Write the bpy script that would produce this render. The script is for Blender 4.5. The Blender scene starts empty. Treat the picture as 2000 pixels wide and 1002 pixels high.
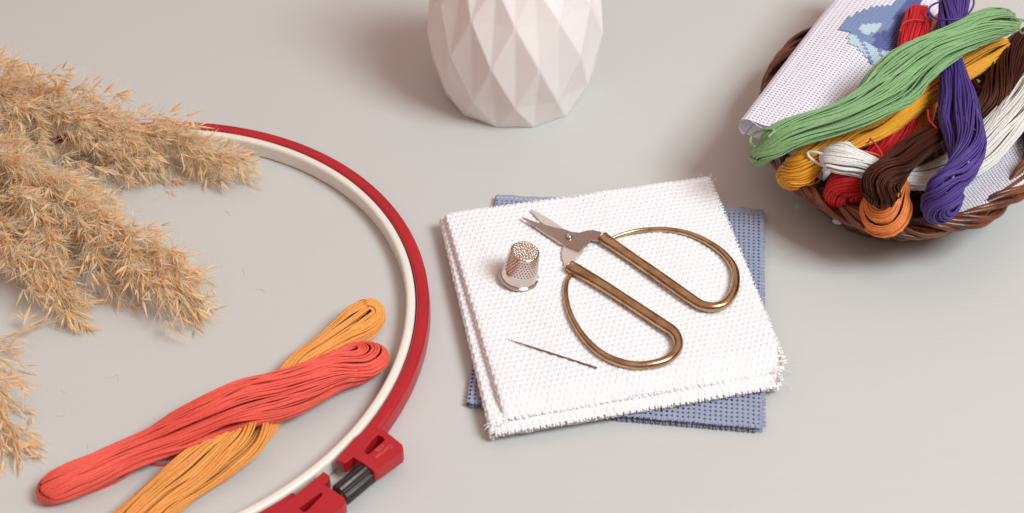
import bpy, math, random
import numpy as np
from mathutils import Vector
from mathutils.geometry import tessellate_polygon

# ------------------------------------------------------------------ camera, light, exposure
SC = bpy.context.scene
COL = SC.collection
CM = 0.01                      # everything below is measured in centimetres
FPX, PITCH, CAMH = 2700.0, math.radians(43.0), 40.0

cam_d = bpy.data.cameras.new('camera')
cam = bpy.data.objects.new('camera', cam_d)
COL.objects.link(cam)
SC.camera = cam
cam.location = (0, 0, CAMH * CM)
cam.rotation_euler = (math.pi / 2 - PITCH, 0, 0)
cam_d.sensor_width = 36
cam_d.lens = FPX / 2000 * 36
cam_d.clip_start = 0.02
cam_d.clip_end = 50
cam_d.dof.use_dof = True
cam_d.dof.focus_distance = 0.575
cam_d.dof.aperture_fstop = 13

world = bpy.data.worlds.new('World')
SC.world = world
world.use_nodes = True
wn, wl = world.node_tree.nodes, world.node_tree.links
bg = wn['Background']
tc = wn.new('ShaderNodeTexCoord')
sp = wn.new('ShaderNodeSeparateXYZ')
rmp = wn.new('ShaderNodeValToRGB')
wl.new(tc.outputs['Generated'], sp.inputs[0])
wl.new(sp.outputs['Z'], rmp.inputs[0])
rmp.color_ramp.elements[0].position = 0.0
rmp.color_ramp.elements[0].color = (0.50, 0.31, 0.25, 1)
rmp.color_ramp.elements[1].position = 1.0
rmp.color_ramp.elements[1].color = (0.95, 0.66, 0.57, 1)
for pos_, c_ in ((0.30, (0.30, 0.17, 0.14, 1)), (0.50, (0.36, 0.21, 0.17, 1)), (0.62, (1.15, 0.82, 0.72, 1))):  # dark and bright bands added for the metal to reflect
    e_ = rmp.color_ramp.elements.new(pos_); e_.color = c_
wl.new(rmp.outputs[0], bg.inputs[0])
bg.inputs[1].default_value = 0.67

def area(name, loc, target, size, power, color):
    l = bpy.data.lights.new(name, 'AREA')
    l.shape = 'SQUARE'
    l.size = size
    l.energy = power
    l.color = color
    o = bpy.data.objects.new(name, l)
    COL.objects.link(o)
    o.location = loc
    d = Vector(target) - Vector(loc)
    o.rotation_euler = d.to_track_quat('-Z', 'Y').to_euler()
    return o
area('softbox', (1.10, -0.17, 1.60), (0.02, 0.44, 0), 0.76, 34.5, (0.88, 1.0, 1.02))

SC.view_settings.view_transform = 'Standard'
SC.view_settings.look = 'None'
SC.view_settings.exposure = 0.07
SC.view_settings.gamma = 1
SC.render.engine = 'CYCLES'
SC.cycles.max_bounces = 8
SC.cycles.diffuse_bounces = 4
SC.cycles.transparent_max_bounces = 8

rng = np.random.default_rng(7)
random.seed(7)
SINP, COSP = math.sin(PITCH), math.cos(PITCH)

# ------------------------------------------------------------------ survey helpers
def P(u, v, z=0.0):
    """place measured from the photo on the horizontal level z (cm)"""
    a = (u - 1000) / FPX; b = -(v - 501) / FPX
    d = (a, COSP + b * SINP, -SINP + b * COSP)
    t = (z - CAMH) / d[2]
    return np.array([d[0] * t, d[1] * t, z])
def Q_(c, drop=2.1):
    return (c[0], c[1], c[2] - drop) + tuple(c[3:])
def z_at(v, Y):
    b = -(v - 501) / FPX
    return CAMH + Y * (-SINP + b * COSP) / (COSP + b * SINP)
def proj(p):
    x, y, z = p[..., 0], p[..., 1], p[..., 2] - CAMH
    dep = y * COSP - z * SINP
    return 1000 + FPX * x / dep, 501 - FPX * (y * SINP + z * COSP) / dep

# ------------------------------------------------------------------ scene graph helpers
WLOC = {}
def thing(name, label, cat, loc, group=None):
    o = bpy.data.objects.new(name, None)
    o.empty_display_size = 0.01
    COL.objects.link(o)
    o.location = [c * CM for c in loc]
    WLOC[o.name] = np.array(loc, float)
    o['label'] = label; o['category'] = cat
    if group: o['group'] = group
    return o
def obj(name, V, quads=None, tris=None, mat=None, parent=None, base=None, smooth=True, uv=None, ngons=None, label=None):
    V = np.asarray(V, float).reshape(-1, 3)
    if parent is not None: b = WLOC[parent.name]
    else: b = np.array(base if base is not None else (0, 0, 0), float)
    me = bpy.data.meshes.new(name)
    F = []; tot = []
    if quads is not None and len(quads): q = np.asarray(quads, np.int32).reshape(-1, 4); F.append(q.ravel()); tot += [4] * len(q)
    if tris is not None and len(tris): q = np.asarray(tris, np.int32).reshape(-1, 3); F.append(q.ravel()); tot += [3] * len(q)
    if ngons:
        for n in ngons: F.append(np.array(n, np.int32)); tot.append(len(n))
    idx = np.concatenate(F); tot = np.array(tot, np.int32)
    st = np.concatenate([[0], np.cumsum(tot)[:-1]]).astype(np.int32)
    me.vertices.add(len(V)); me.vertices.foreach_set('co', ((V - b) * CM).astype(np.float32).ravel())
    me.loops.add(len(idx)); me.loops.foreach_set('vertex_index', idx)
    me.polygons.add(len(tot)); me.polygons.foreach_set('loop_start', st)
    me.polygons.foreach_set('use_smooth', np.full(len(tot), smooth))
    me.update(calc_edges=True)
    if uv is not None:
        l = me.uv_layers.new(name='UVMap')
        l.data.foreach_set('uv', np.asarray(uv, np.float32)[idx].ravel())
    me.validate()
    if mat: me.materials.append(mat)
    o = bpy.data.objects.new(name, me)
    COL.objects.link(o)
    if parent is not None: o.parent = parent; WLOC[o.name] = b
    else: o.location = b * CM; WLOC[o.name] = b
    if label: o['label'] = label
    return o
def sub(o, name, *a, **k):
    return obj(name, *a, parent=o, **k)
def bevel(o, w, seg=2, ang=30):
    m = o.modifiers.new('bevel', 'BEVEL'); m.width = w * CM; m.segments = seg
    m.limit_method = 'ANGLE'; m.angle_limit = math.radians(ang)
    return o

# ------------------------------------------------------------------ materials
def mat(name, col, rough=0.5, metal=0.0, var=0.0, scale=3.0, bump=0.0, bscale=20.0, sheen=0.0, coat=0.0,
        spec=0.5, stretch=None, col2=None, ply=None, sss=0.0, trans=0.0, rvar=0.0):
    m = bpy.data.materials.new(name); m.use_nodes = True
    N, L = m.node_tree.nodes, m.node_tree.links
    b = N['Principled BSDF']
    b.inputs['Roughness'].default_value = rough
    b.inputs['Metallic'].default_value = metal
    b.inputs['Specular IOR Level'].default_value = spec
    b.inputs['Sheen Weight'].default_value = sheen
    b.inputs['Coat Weight'].default_value = coat
    if sss:
        b.inputs['Subsurface Weight'].default_value = sss
        b.inputs['Subsurface Scale'].default_value = 0.002
    t = N.new('ShaderNodeTexCoord'); mp = N.new('ShaderNodeMapping')
    L.new(t.outputs['Object'], mp.inputs[0])
    mp.inputs['Scale'].default_value = [100 * s for s in (stretch or (1, 1, 1))]
    if var or col2:
        n = N.new('ShaderNodeTexNoise'); n.inputs['Scale'].default_value = scale; n.inputs['Detail'].default_value = 5
        L.new(mp.outputs[0], n.inputs['Vector'])
        r = N.new('ShaderNodeValToRGB'); L.new(n.outputs['Fac'], r.inputs[0])
        c2 = col2 or tuple(min(1, c * (1 + var)) for c in col)
        c1 = col if col2 else tuple(c * (1 - var) for c in col)
        r.color_ramp.elements[0].position = 0.32; r.color_ramp.elements[1].position = 0.68
        r.color_ramp.elements[0].color = (*c1, 1); r.color_ramp.elements[1].color = (*c2, 1)
        L.new(r.outputs[0], b.inputs['Base Color'])
        if rvar:
            mm = N.new('ShaderNodeMapRange'); L.new(n.outputs['Fac'], mm.inputs[0])
            mm.inputs[1].default_value = .3; mm.inputs[2].default_value = .7
            mm.inputs[3].default_value = rough - rvar; mm.inputs[4].default_value = rough + rvar
            L.new(mm.outputs[0], b.inputs['Roughness'])
    else:
        b.inputs['Base Color'].default_value = (*col, 1)
    if bump:
        n = N.new('ShaderNodeTexNoise'); n.inputs['Scale'].default_value = bscale; n.inputs['Detail'].default_value = 4
        L.new(mp.outputs[0], n.inputs['Vector'])
        bp = N.new('ShaderNodeBump'); bp.inputs['Strength'].default_value = 1; bp.inputs['Distance'].default_value = bump * CM
        L.new(n.outputs['Fac'], bp.inputs['Height']); L.new(bp.outputs[0], b.inputs['Normal'])
    if ply:   # twisted plies along the strand (u = cm along, v = turn round it)
        u = N.new('ShaderNodeUVMap'); s = N.new('ShaderNodeSeparateXYZ'); L.new(u.outputs[0], s.inputs[0])
        m1 = N.new('ShaderNodeMath'); m1.operation = 'MULTIPLY'; m1.inputs[1].default_value = ply; L.new(s.outputs[0], m1.inputs[0])
        m2 = N.new('ShaderNodeMath'); m2.operation = 'MULTIPLY_ADD'; m2.inputs[1].default_value = 1.0
        L.new(s.outputs[1], m2.inputs[0]); L.new(m1.outputs[0], m2.inputs[2])
        m3 = N.new('ShaderNodeMath'); m3.operation = 'MULTIPLY'; m3.inputs[1].default_value = 6.2832; L.new(m2.outputs[0], m3.inputs[0])
        m4 = N.new('ShaderNodeMath'); m4.operation = 'SINE'; L.new(m3.outputs[0], m4.inputs[0])
        bp = N.new('ShaderNodeBump'); bp.inputs['Strength'].default_value = .4; bp.inputs['Distance'].default_value = 0.008 * CM
        L.new(m4.outputs[0], bp.inputs['Height']); L.new(bp.outputs[0], b.inputs['Normal'])
    if trans:
        tr = N.new('ShaderNodeBsdfTranslucent'); mx = N.new('ShaderNodeMixShader'); mx.inputs[0].default_value = trans
        src = b.inputs['Base Color']
        if src.is_linked: L.new(src.links[0].from_socket, tr.inputs[0])
        else: tr.inputs[0].default_value = (*col, 1)
        out = N['Material Output']
        L.new(b.outputs[0], mx.inputs[1]); L.new(tr.outputs[0], mx.inputs[2]); L.new(mx.outputs[0], out.inputs[0])
    return m
def thread_mat(name, c, rough=.36, sheen=.06, var=.12):
    return mat(name, c, rough=rough, var=var, scale=11, sheen=sheen, spec=.45, ply=14, trans=.13)  # colour noise: thread tone plus painted sheen sparkle

M = {}
M['table'] = mat('painted_wood', (.560, .562, .550), rough=.55, var=.006, scale=.45, bump=.010, bscale=1.6, stretch=(.6, 7, 1), spec=.25)
M['ceramic'] = mat('bisque_ceramic', (.90, .845, .83), rough=.45, spec=.35, var=.01, sss=.15)
M['white_plastic'] = mat('cream_plastic', (.80, .77, .70), rough=.3, var=.02, scale=.4, sss=.1, rvar=.06, bump=.004, bscale=3)
M['red_plastic'] = mat('red_plastic', (.43, .010, .020), rough=.33, var=.10, scale=.5, rvar=.08, bump=.004, bscale=5)
M['red_emboss'] = mat('worn_red_plastic', (.70, .13, .12), rough=.45)
M['black_plastic'] = mat('black_plastic', (.025, .018, .017), rough=.38, var=.2, scale=3, rvar=.08)
M['white_cloth'] = mat('white_aida', (.84, .84, .865), rough=.85, var=.03, scale=6, sheen=.2, spec=.15, bump=.02, bscale=14)
M['lilac_cloth'] = mat('lilac_white_aida', (.76, .735, .82), rough=.85, var=.03, scale=6, sheen=.2, spec=.15, bump=.02, bscale=14)
M['blue_cloth'] = mat('blue_aida', (.31, .345, .475), rough=.85, var=.10, scale=7, sheen=.15, spec=.15, bump=.02, bscale=14)
M['bronze'] = mat('antique_bronze', (.36, .215, .115), rough=.25, metal=1, col2=(.60, .43, .26), scale=1.6, stretch=(1, 1, 3), bump=.004, bscale=9, rvar=.06)
M['steel'] = mat('brushed_steel', (.42, .34, .315), rough=.3, metal=1, var=.06, scale=3, stretch=(5, 1, 1), bump=.002, bscale=20)
M['steel_edge'] = mat('ground_steel', (.80, .75, .71), rough=.42, metal=.75, var=.05, scale=9, bump=.003, bscale=30)
M['nickel'] = mat('nickel', (.66, .575, .52), rough=.15, metal=1, var=.05, scale=2, rvar=.05)
M['needle'] = mat('dark_steel', (.30, .19, .15), rough=.3, metal=1)
M['wicker'] = mat('varnished_wicker', (.060, .014, .008), rough=.35, col2=(.20, .058, .022), scale=.8, bump=.02, bscale=6, coat=0.1)
M['reed'] = mat('reed_spikelet', (1.0, .68, .33), rough=.55, col2=(1.0, .94, .78), scale=1.6, spec=.3, trans=.55)
M['reed_hair'] = mat('reed_hair', (1.0, .92, .80), rough=.6, var=.06, scale=1.0, spec=.3, trans=.5)
M['reed_stem'] = mat('reed_stem', (.62, .38, .17), rough=.6, var=.2)
M['coral'] = thread_mat('coral_thread', (1.0, .125, .085))
M['peach'] = thread_mat('orange_thread', (1.0, .41, .09))
M['green'] = thread_mat('green_thread', (.27, .48, .215))
M['purple'] = thread_mat('purple_thread', (.095, .055, .28), rough=.36)
M['yellow'] = thread_mat('yellow_thread', (.98, .43, .03))
M['red'] = thread_mat('red_thread', (.66, .012, .02))
M['cream'] = thread_mat('white_thread', (.86, .83, .80))
M['brown'] = thread_mat('brown_thread', (.055, .014, .009), rough=.34)
for n_, st_ in (('brown', (1.0, .55, .38, 1)), ('purple', (.8, .75, 1, 1))):
    M[n_].node_tree.nodes['Principled BSDF'].inputs['Specular Tint'].default_value = st_
    M[n_].node_tree.nodes['Principled BSDF'].inputs['Sheen Weight'].default_value = 0
M['tangerine'] = thread_mat('tangerine_thread', (.95, .29, .075))
M['st_mid'] = mat('mid_blue_floss', (.20, .265, .46), rough=.6, sheen=.2)
M['st_light'] = mat('pale_teal_floss', (.50, .62, .70), rough=.6, sheen=.2)
M['st_shaded'] = mat('shaded_blue_floss', (.09, .12, .33), rough=.6, sheen=.2)  # shadow beside the red skein, painted as a darker blue

# ------------------------------------------------------------------ curve / tube helpers
def catmull(pts, n):
    pts = np.asarray(pts, float)
    Q = np.vstack([2 * pts[0] - pts[1], pts, 2 * pts[-1] - pts[-2]])
    out = []
    for i in range(len(pts) - 1):
        p0, p1, p2, p3 = Q[i:i + 4]
        t = np.linspace(0, 1, 24, endpoint=False)[:, None]
        out.append(.5 * ((2 * p1) + (-p0 + p2) * t + (2 * p0 - 5 * p1 + 4 * p2 - p3) * t ** 2 + (-p0 + 3 * p1 - 3 * p2 + p3) * t ** 3))
    out.append(pts[-1:])
    out = np.vstack(out)
    d = np.concatenate([[0], np.cumsum(np.linalg.norm(np.diff(out[:, :3], axis=0), axis=1))])
    s = np.linspace(0, d[-1], n)
    return np.stack([np.interp(s, d, out[:, k]) for k in range(out.shape[1])], 1), d[-1]
def nz(a): return a / np.maximum(np.linalg.norm(a, axis=-1, keepdims=True), 1e-9)
def tubes(Pn, r, ns=6, closed=False, caps=False, ry=None, uv=True, expo=None, ref0=None):
    """Pn (N,M,3) polylines -> one swept mesh; r scalar or (N,M)"""
    Pn = np.asarray(Pn, float)
    if Pn.ndim == 2: Pn = Pn[None]
    N, Mm, _ = Pn.shape
    if closed: T = np.roll(Pn, -1, 1) - np.roll(Pn, 1, 1)
    else: T = np.gradient(Pn, axis=1)
    T = nz(T)
    U = np.zeros_like(T)
    ref = np.tile(np.array([0, 0, 1.0]) if ref0 is None else ref0, (N, 1))
    ref = np.where(np.abs((ref * T[:, 0]).sum(1, keepdims=True)) > .95, np.array([1.0, 0, 0]), ref)
    u = nz(ref - (ref * T[:, 0]).sum(1, keepdims=True) * T[:, 0])
    for i in range(Mm):
        u = nz(u - (u * T[:, i]).sum(1, keepdims=True) * T[:, i]); U[:, i] = u
    W = np.cross(T, U)
    r = np.broadcast_to(np.asarray(r, float), (N, Mm)) if np.ndim(r) != 1 else np.broadcast_to(np.asarray(r, float)[None, :] if len(r) == Mm else np.asarray(r)[:, None], (N, Mm))
    rw = r if ry is None else np.broadcast_to(np.asarray(ry, float), (N, Mm))
    a = np.linspace(0, 2 * np.pi, ns, endpoint=False)
    ca, sa = np.cos(a), np.sin(a)
    if expo: ca = np.sign(ca) * np.abs(ca) ** expo; sa = np.sign(sa) * np.abs(sa) ** expo
    V = Pn[:, :, None] + r[:, :, None, None] * ca[None, None, :, None] * U[:, :, None] + rw[:, :, None, None] * sa[None, None, :, None] * W[:, :, None]
    V = V.reshape(-1, 3)
    n_i = np.arange(N)[:, None, None] * Mm * ns
    m_i = np.arange(Mm if closed else Mm - 1)[None, :, None]
    k = np.arange(ns)[None, None, :]
    m2 = (m_i + 1) % Mm; k2 = (k + 1) % ns
    F = np.stack(np.broadcast_arrays(n_i + m_i * ns + k, n_i + m2 * ns + k, n_i + m2 * ns + k2, n_i + m_i * ns + k2), -1).reshape(-1, 4)[:, ::-1]
    ng = None
    if caps and not closed:
        ng = []
        for i in range(N):
            ng.append([i * Mm * ns + q for q in range(ns)])
            ng.append([i * Mm * ns + (Mm - 1) * ns + q for q in range(ns - 1, -1, -1)])
    L = np.concatenate([np.zeros((N, 1)), np.cumsum(np.linalg.norm(np.diff(Pn, axis=1), axis=2), 1)], 1) + rng.random((N, 1)) * 5
    UV = np.stack(np.broadcast_arrays(L[:, :, None], (np.arange(ns) / ns)[None, None, :]), -1).reshape(-1, 2)
    return V, F, ng, UV
def join(parts):
    V, F, T, off = [], [], [], 0
    for p in parts:
        v, f = p[0], p[1]
        V.append(v)
        if f is not None and len(f): F.append(np.asarray(f) + off)
        if len(p) > 2 and p[2] is not None and len(p[2]): T.append(np.asarray(p[2]) + off)
        off += len(v)
    return np.vstack(V), (np.vstack(F) if F else None), (np.vstack(T) if T else None)
def lathe(profile, n, centre=(0, 0, 0), closed_profile=True):
    pr = np.array(profile, float); a = np.linspace(0, 2 * np.pi, n, endpoint=False)
    V = np.stack([pr[None, :, 0] * np.cos(a)[:, None], pr[None, :, 0] * np.sin(a)[:, None], np.broadcast_to(pr[None, :, 1], (n, len(pr)))], -1) + np.array(centre)
    m = len(pr); i = np.arange(n)[:, None]; j = np.arange(m if closed_profile else m - 1)[None]
    i2 = (i + 1) % n; j2 = (j + 1) % m
    F = np.stack(np.broadcast_arrays(i * m + j, i2 * m + j, i2 * m + j2, i * m + j2), -1).reshape(-1, 4)
    return V.reshape(-1, 3), F
def extrude(outer, holes, z0, z1, taper=0.0):
    """prism from a plan outline (with holes)"""
    loops = [np.array(outer, float)] + [np.array(h, float) for h in holes]
    flat = np.vstack(loops)
    tri = tessellate_polygon([[Vector((p[0], p[1], 0)) for p in l] for l in loops])
    n = len(flat)
    V = np.vstack([np.c_[flat, np.full(n, z1)], np.c_[flat, np.full(n, z0)]])
    T = []
    for t in tri:
        a, b, c = [flat[i] for i in t]
        ccw = (b[0] - a[0]) * (c[1] - a[1]) - (b[1] - a[1]) * (c[0] - a[0]) > 0
        t = t if ccw else t[::-1]
        T.append(list(t)); T.append([t[2] + n, t[1] + n, t[0] + n])
    Q = []; o = 0
    for li, l in enumerate(loops):
        m = len(l); area2 = sum(l[i][0] * l[(i + 1) % m][1] - l[(i + 1) % m][0] * l[i][1] for i in range(m))
        for i in range(m):
            a, b = o + i, o + (i + 1) % m
            q = [a, a + n, b + n, b]
            if (area2 < 0) != (li > 0): q = q[::-1]
            Q.append(q)
        o += m
    return V, np.array(Q), np.array(T)
def smooth_noise(n, m, knots, amp):
    """n smooth random curves of m samples"""
    k = rng.normal(0, 1, (n, knots + 3)); x = np.linspace(0, knots, m); i = x.astype(int); f = x - i
    f = f * f * (3 - 2 * f)
    return amp * (k[:, i] * (1 - f) + k[:, i + 1] * f)

# ------------------------------------------------------------------ thread skeins
def skein(name, label, ctrl, material, n=90, r=.039, wander=.10, clumps=7, clump_amp=.16, hole=(.12, .12), group=None, m=110, prof=None, strand_amp=.05):
    """ctrl rows: u, v, z, half width, half height, roll in degrees.
    Each strand is one closed loop that runs out and back and turns round at both ends."""
    rows = []
    for c in ctrl:
        p = P(c[0], c[1], c[2]); rows.append([p[0], p[1], p[2], c[3], c[4], c[5]])
    C, L = catmull(rows, m)
    X = C[:, :3]; w = C[:, 3]; h = C[:, 4]; ph = np.radians(C[:, 5])
    T = nz(np.gradient(X, axis=0))
    Z = np.array([0, 0, 1.0]); Nn = nz(Z - (T @ Z)[:, None] * T); S = np.cross(T, Nn)
    sd = np.cos(ph)[:, None] * S + np.sin(ph)[:, None] * Nn
    nd = -np.sin(ph)[:, None] * S + np.cos(ph)[:, None] * Nn
    A = np.sqrt((w * np.cos(ph)) ** 2 + (h * np.sin(ph)) ** 2) - r
    B = np.sqrt((w * np.sin(ph)) ** 2 + (h * np.cos(ph)) ** 2) - r
    # strand seats: mostly on the skin of the bundle, some inside
    hp = np.pi * np.sqrt((w.max() ** 2 + h.max() ** 2) / 2)
    ns_ = int(hp / .062); n = int(ns_ * 1.75); ring2 = int(ns_ * .5)
    ang = np.linspace(-np.pi / 2, np.pi / 2, ns_) + rng.normal(0, .02, ns_); rad = 1 - np.abs(rng.normal(0, .07, ns_))
    a2 = rng.uniform(-np.pi / 2, np.pi / 2, n - ns_); r2 = rng.uniform(.3, .8, n - ns_); a2[:ring2] = np.linspace(-1.5, 1.5, ring2); r2[:ring2] = .86
    ang = np.concatenate([ang, a2]); rad = np.concatenate([rad, r2])
    order = np.argsort(ang); ang = ang[order]; rad = rad[order]
    def run():
        cid = (np.arange(n) * clumps / n).astype(int)
        cn = smooth_noise(clumps + 1, m, 4, clump_amp)[cid]; cr = smooth_noise(clumps + 1, m, 4, clump_amp * .55)[cid]
        da = cn + smooth_noise(n, m, 6, strand_amp) + smooth_noise(n, m, 3, wander * .5)
        dr = cr + smooth_noise(n, m, 7, .055)
        aa = ang[:, None] + da
        rr = np.clip(rad[:, None] * (1 - np.abs(dr)), .1, 1.02)
        return np.cos(aa) * rr, np.sin(aa) * rr
    p1, q1 = run(); p2, q2 = run()
    t = np.linspace(0, 1, m); 
    def blend(x, y):     # both runs meet at the two turns
        e0 = np.clip(1 - t / .1, 0, 1) ** 1.5; e1 = np.clip((t - .9) / .1, 0, 1) ** 1.5
        x2 = x * (1 - e0 - e1) + (x[:, :1] + y[:, :1]) / 2 * e0 + (x[:, -1:] + y[:, -1:]) / 2 * e1
        return x2
    P1, P2 = blend(p1, p2), blend(p2, p1); Q1, Q2 = blend(q1, q2), blend(q2, q1)
    hl = np.interp(t, [0, .25, .75, 1], [hole[0], .0, .0, hole[1]])
    e_0 = np.clip(1 - t / .09, 0, 1) ** 1.3; e_1 = np.clip((t - .91) / .09, 0, 1) ** 1.3
    def pull(q): return np.abs(q) ** 2.4 * .6
    def pos(pp, qq, sign):
        p = np.maximum(np.abs(pp), 0.02) * (1 - hl) + hl
        sh = pull(qq) * (e_0 * B[0] - e_1 * B[-1])
        return X[None] + sh[:, :, None] * T[None] + sign * (p * A)[:, :, None] * sd[None] + (qq * B)[:, :, None] * nd[None]
    fwd = pos(P1, Q1, 1); bwd = pos(P2, Q2, -1)[:, ::-1]
    na = 7
    def arc(i, direction, s0):
        th = np.linspace(0, np.pi, na + 2)[1:-1]
        j = 0 if i == 0 else -1
        p = (np.maximum(np.abs(P1[:, j]), .02) * (1 - hl[j]) + hl[j]) * A[j]; q = Q1[:, j] * B[j]
        c = X[j]
        # strands further out in the width turn a little earlier: a rounded end
        sh = -pull(Q1[:, j]) * B[j]
        ext = 1 + 0 * p
        return c + (p[:, None] * np.cos(th) * s0)[:, :, None] * sd[j] + ((p * ext + 0)[:, None] * np.sin(th) + sh[:, None])[:, :, None] * (direction * T[j]) + q[:, None, None] * nd[j]
    loop = np.concatenate([fwd, arc(1, 1, 1), bwd, arc(0, -1, -1)], 1)
    # relax the joints a touch
    for _ in range(2): loop = .25 * np.roll(loop, 1, 1) + .5 * loop + .25 * np.roll(loop, -1, 1)
    loop[:, :, 2] = np.maximum(loop[:, :, 2], r)
    V, F, _, UV = tubes(loop, r, 6, closed=True)
    base = (X[m // 2][0], X[m // 2][1], 0)
    t_ = thing(name, label, 'embroidery floss', base, group)
    obj('thread_bundle', V, F, mat=material, parent=t_, uv=UV)
    return t_
def strand(parent, pts, material, r=.042, name='loose_thread', n=60):
    X, _ = catmull([P(*p) for p in pts], n)
    V, F, ng, UV = tubes(X, r, 8, caps=True)
    return obj(name, V, F, ngons=ng, mat=material, parent=parent, uv=UV)

# ------------------------------------------------------------------ table
g = 300
obj('table_top', [(-g, -60, 0), (g, -60, 0), (g, 2 * g, 0), (-g, 2 * g, 0), (-g, -60, -2.5), (g, -60, -2.5), (g, 2 * g, -2.5), (-g, 2 * g, -2.5)],
    [(0, 1, 2, 3), (7, 6, 5, 4), (0, 4, 5, 1), (1, 5, 6, 2), (2, 6, 7, 3), (3, 7, 4, 0)], mat=M['table'], smooth=False)['kind'] = 'structure'

# ------------------------------------------------------------------ faceted vase
def build_vase():
    cx, cy = .15, 55.1
    t = thing('faceted_vase', 'off white ceramic vase with folded diamond facets standing behind the white cloth stack', 'vase', (cx, cy, 0))
    N = 12; st = math.radians(30)
    r = [3.42, 3.96, 4.23, 3.92, 3.25, 2.6, 2.15, 2.0]
    z = [0, z_at(214, cy - r[1]), z_at(138, cy - r[2] * math.cos(st / 2)), z_at(56, cy - r[3])]
    dz = z[3] - z[2]
    for k in range(4, 8): z.append(z[-1] + dz * (.8, .65, .5, .35)[k - 4])
    vid = {}; V = []
    def add(key, ang, rad, zz):
        vid[key] = len(V); V.append((cx + rad * math.sin(ang), cy - rad * math.cos(ang), zz))
    for k in range(8):
        off = .5 if k % 2 == 0 else 0
        for i in range(N):
            add(('j', k, i), (i + off) * st, r[k], z[k])
            f = .925 if 0 < k < 7 else .955
            add(('c', k, i), (i + off + .5) * st, r[k] * f, z[k])
    T = []
    for k in range(8):
        for i in range(N):
            # diamond centre c(k,i) lies between joints j(k,i), j(k,i+1); above/below joint of rows k+1,k-1
            c = vid[('c', k, i)]; a = vid[('j', k, i)]; b = vid[('j', k, (i + 1) % N)]
            ii = (i + 1) % N if k % 2 == 0 else i
            if k < 7:
                u = vid[('j', k + 1, ii)]; T += [(a, c, u), (c, b, u)]
            if k > 0:
                d = vid[('j', k - 1, ii)]; T += [(a, d, c), (c, d, b)]
    # bottom cap, inner wall
    bc = len(V); V.append((cx, cy, 0.0))
    ring0 = [vid[(s, 0, i)] for i in range(N) for s in ('j', 'c')]
    for q in range(len(ring0)): T.append((bc, ring0[(q + 1) % 24], ring0[q]))
    ring7 = [vid[(s, 7, i)] for i in range(N) for s in ('j', 'c')]
    zt = z[7]; prof = [(1.55, zt), (1.6, zt - 1), (2.6, zt - 3), (3.0, 2), (2.6, .6), (.01, .6)]
    prev = ring7
    for rad, zz in prof:
        cur = []
        for q in range(24):
            cur.append(len(V)); a = (q * .5 + .0) * st; V.append((cx + rad * math.sin(a), cy - rad * math.cos(a), zz))
        for q in range(24): T += [(prev[q], prev[(q + 1) % 24], cur[(q + 1) % 24]), (prev[q], cur[(q + 1) % 24], cur[q])]
        prev = cur
    o = obj('vase_body', V, tris=T, mat=M['ceramic'], parent=t, smooth=False)
    bevel(o, .06, 3, 6)
    return t
build_vase()

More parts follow.
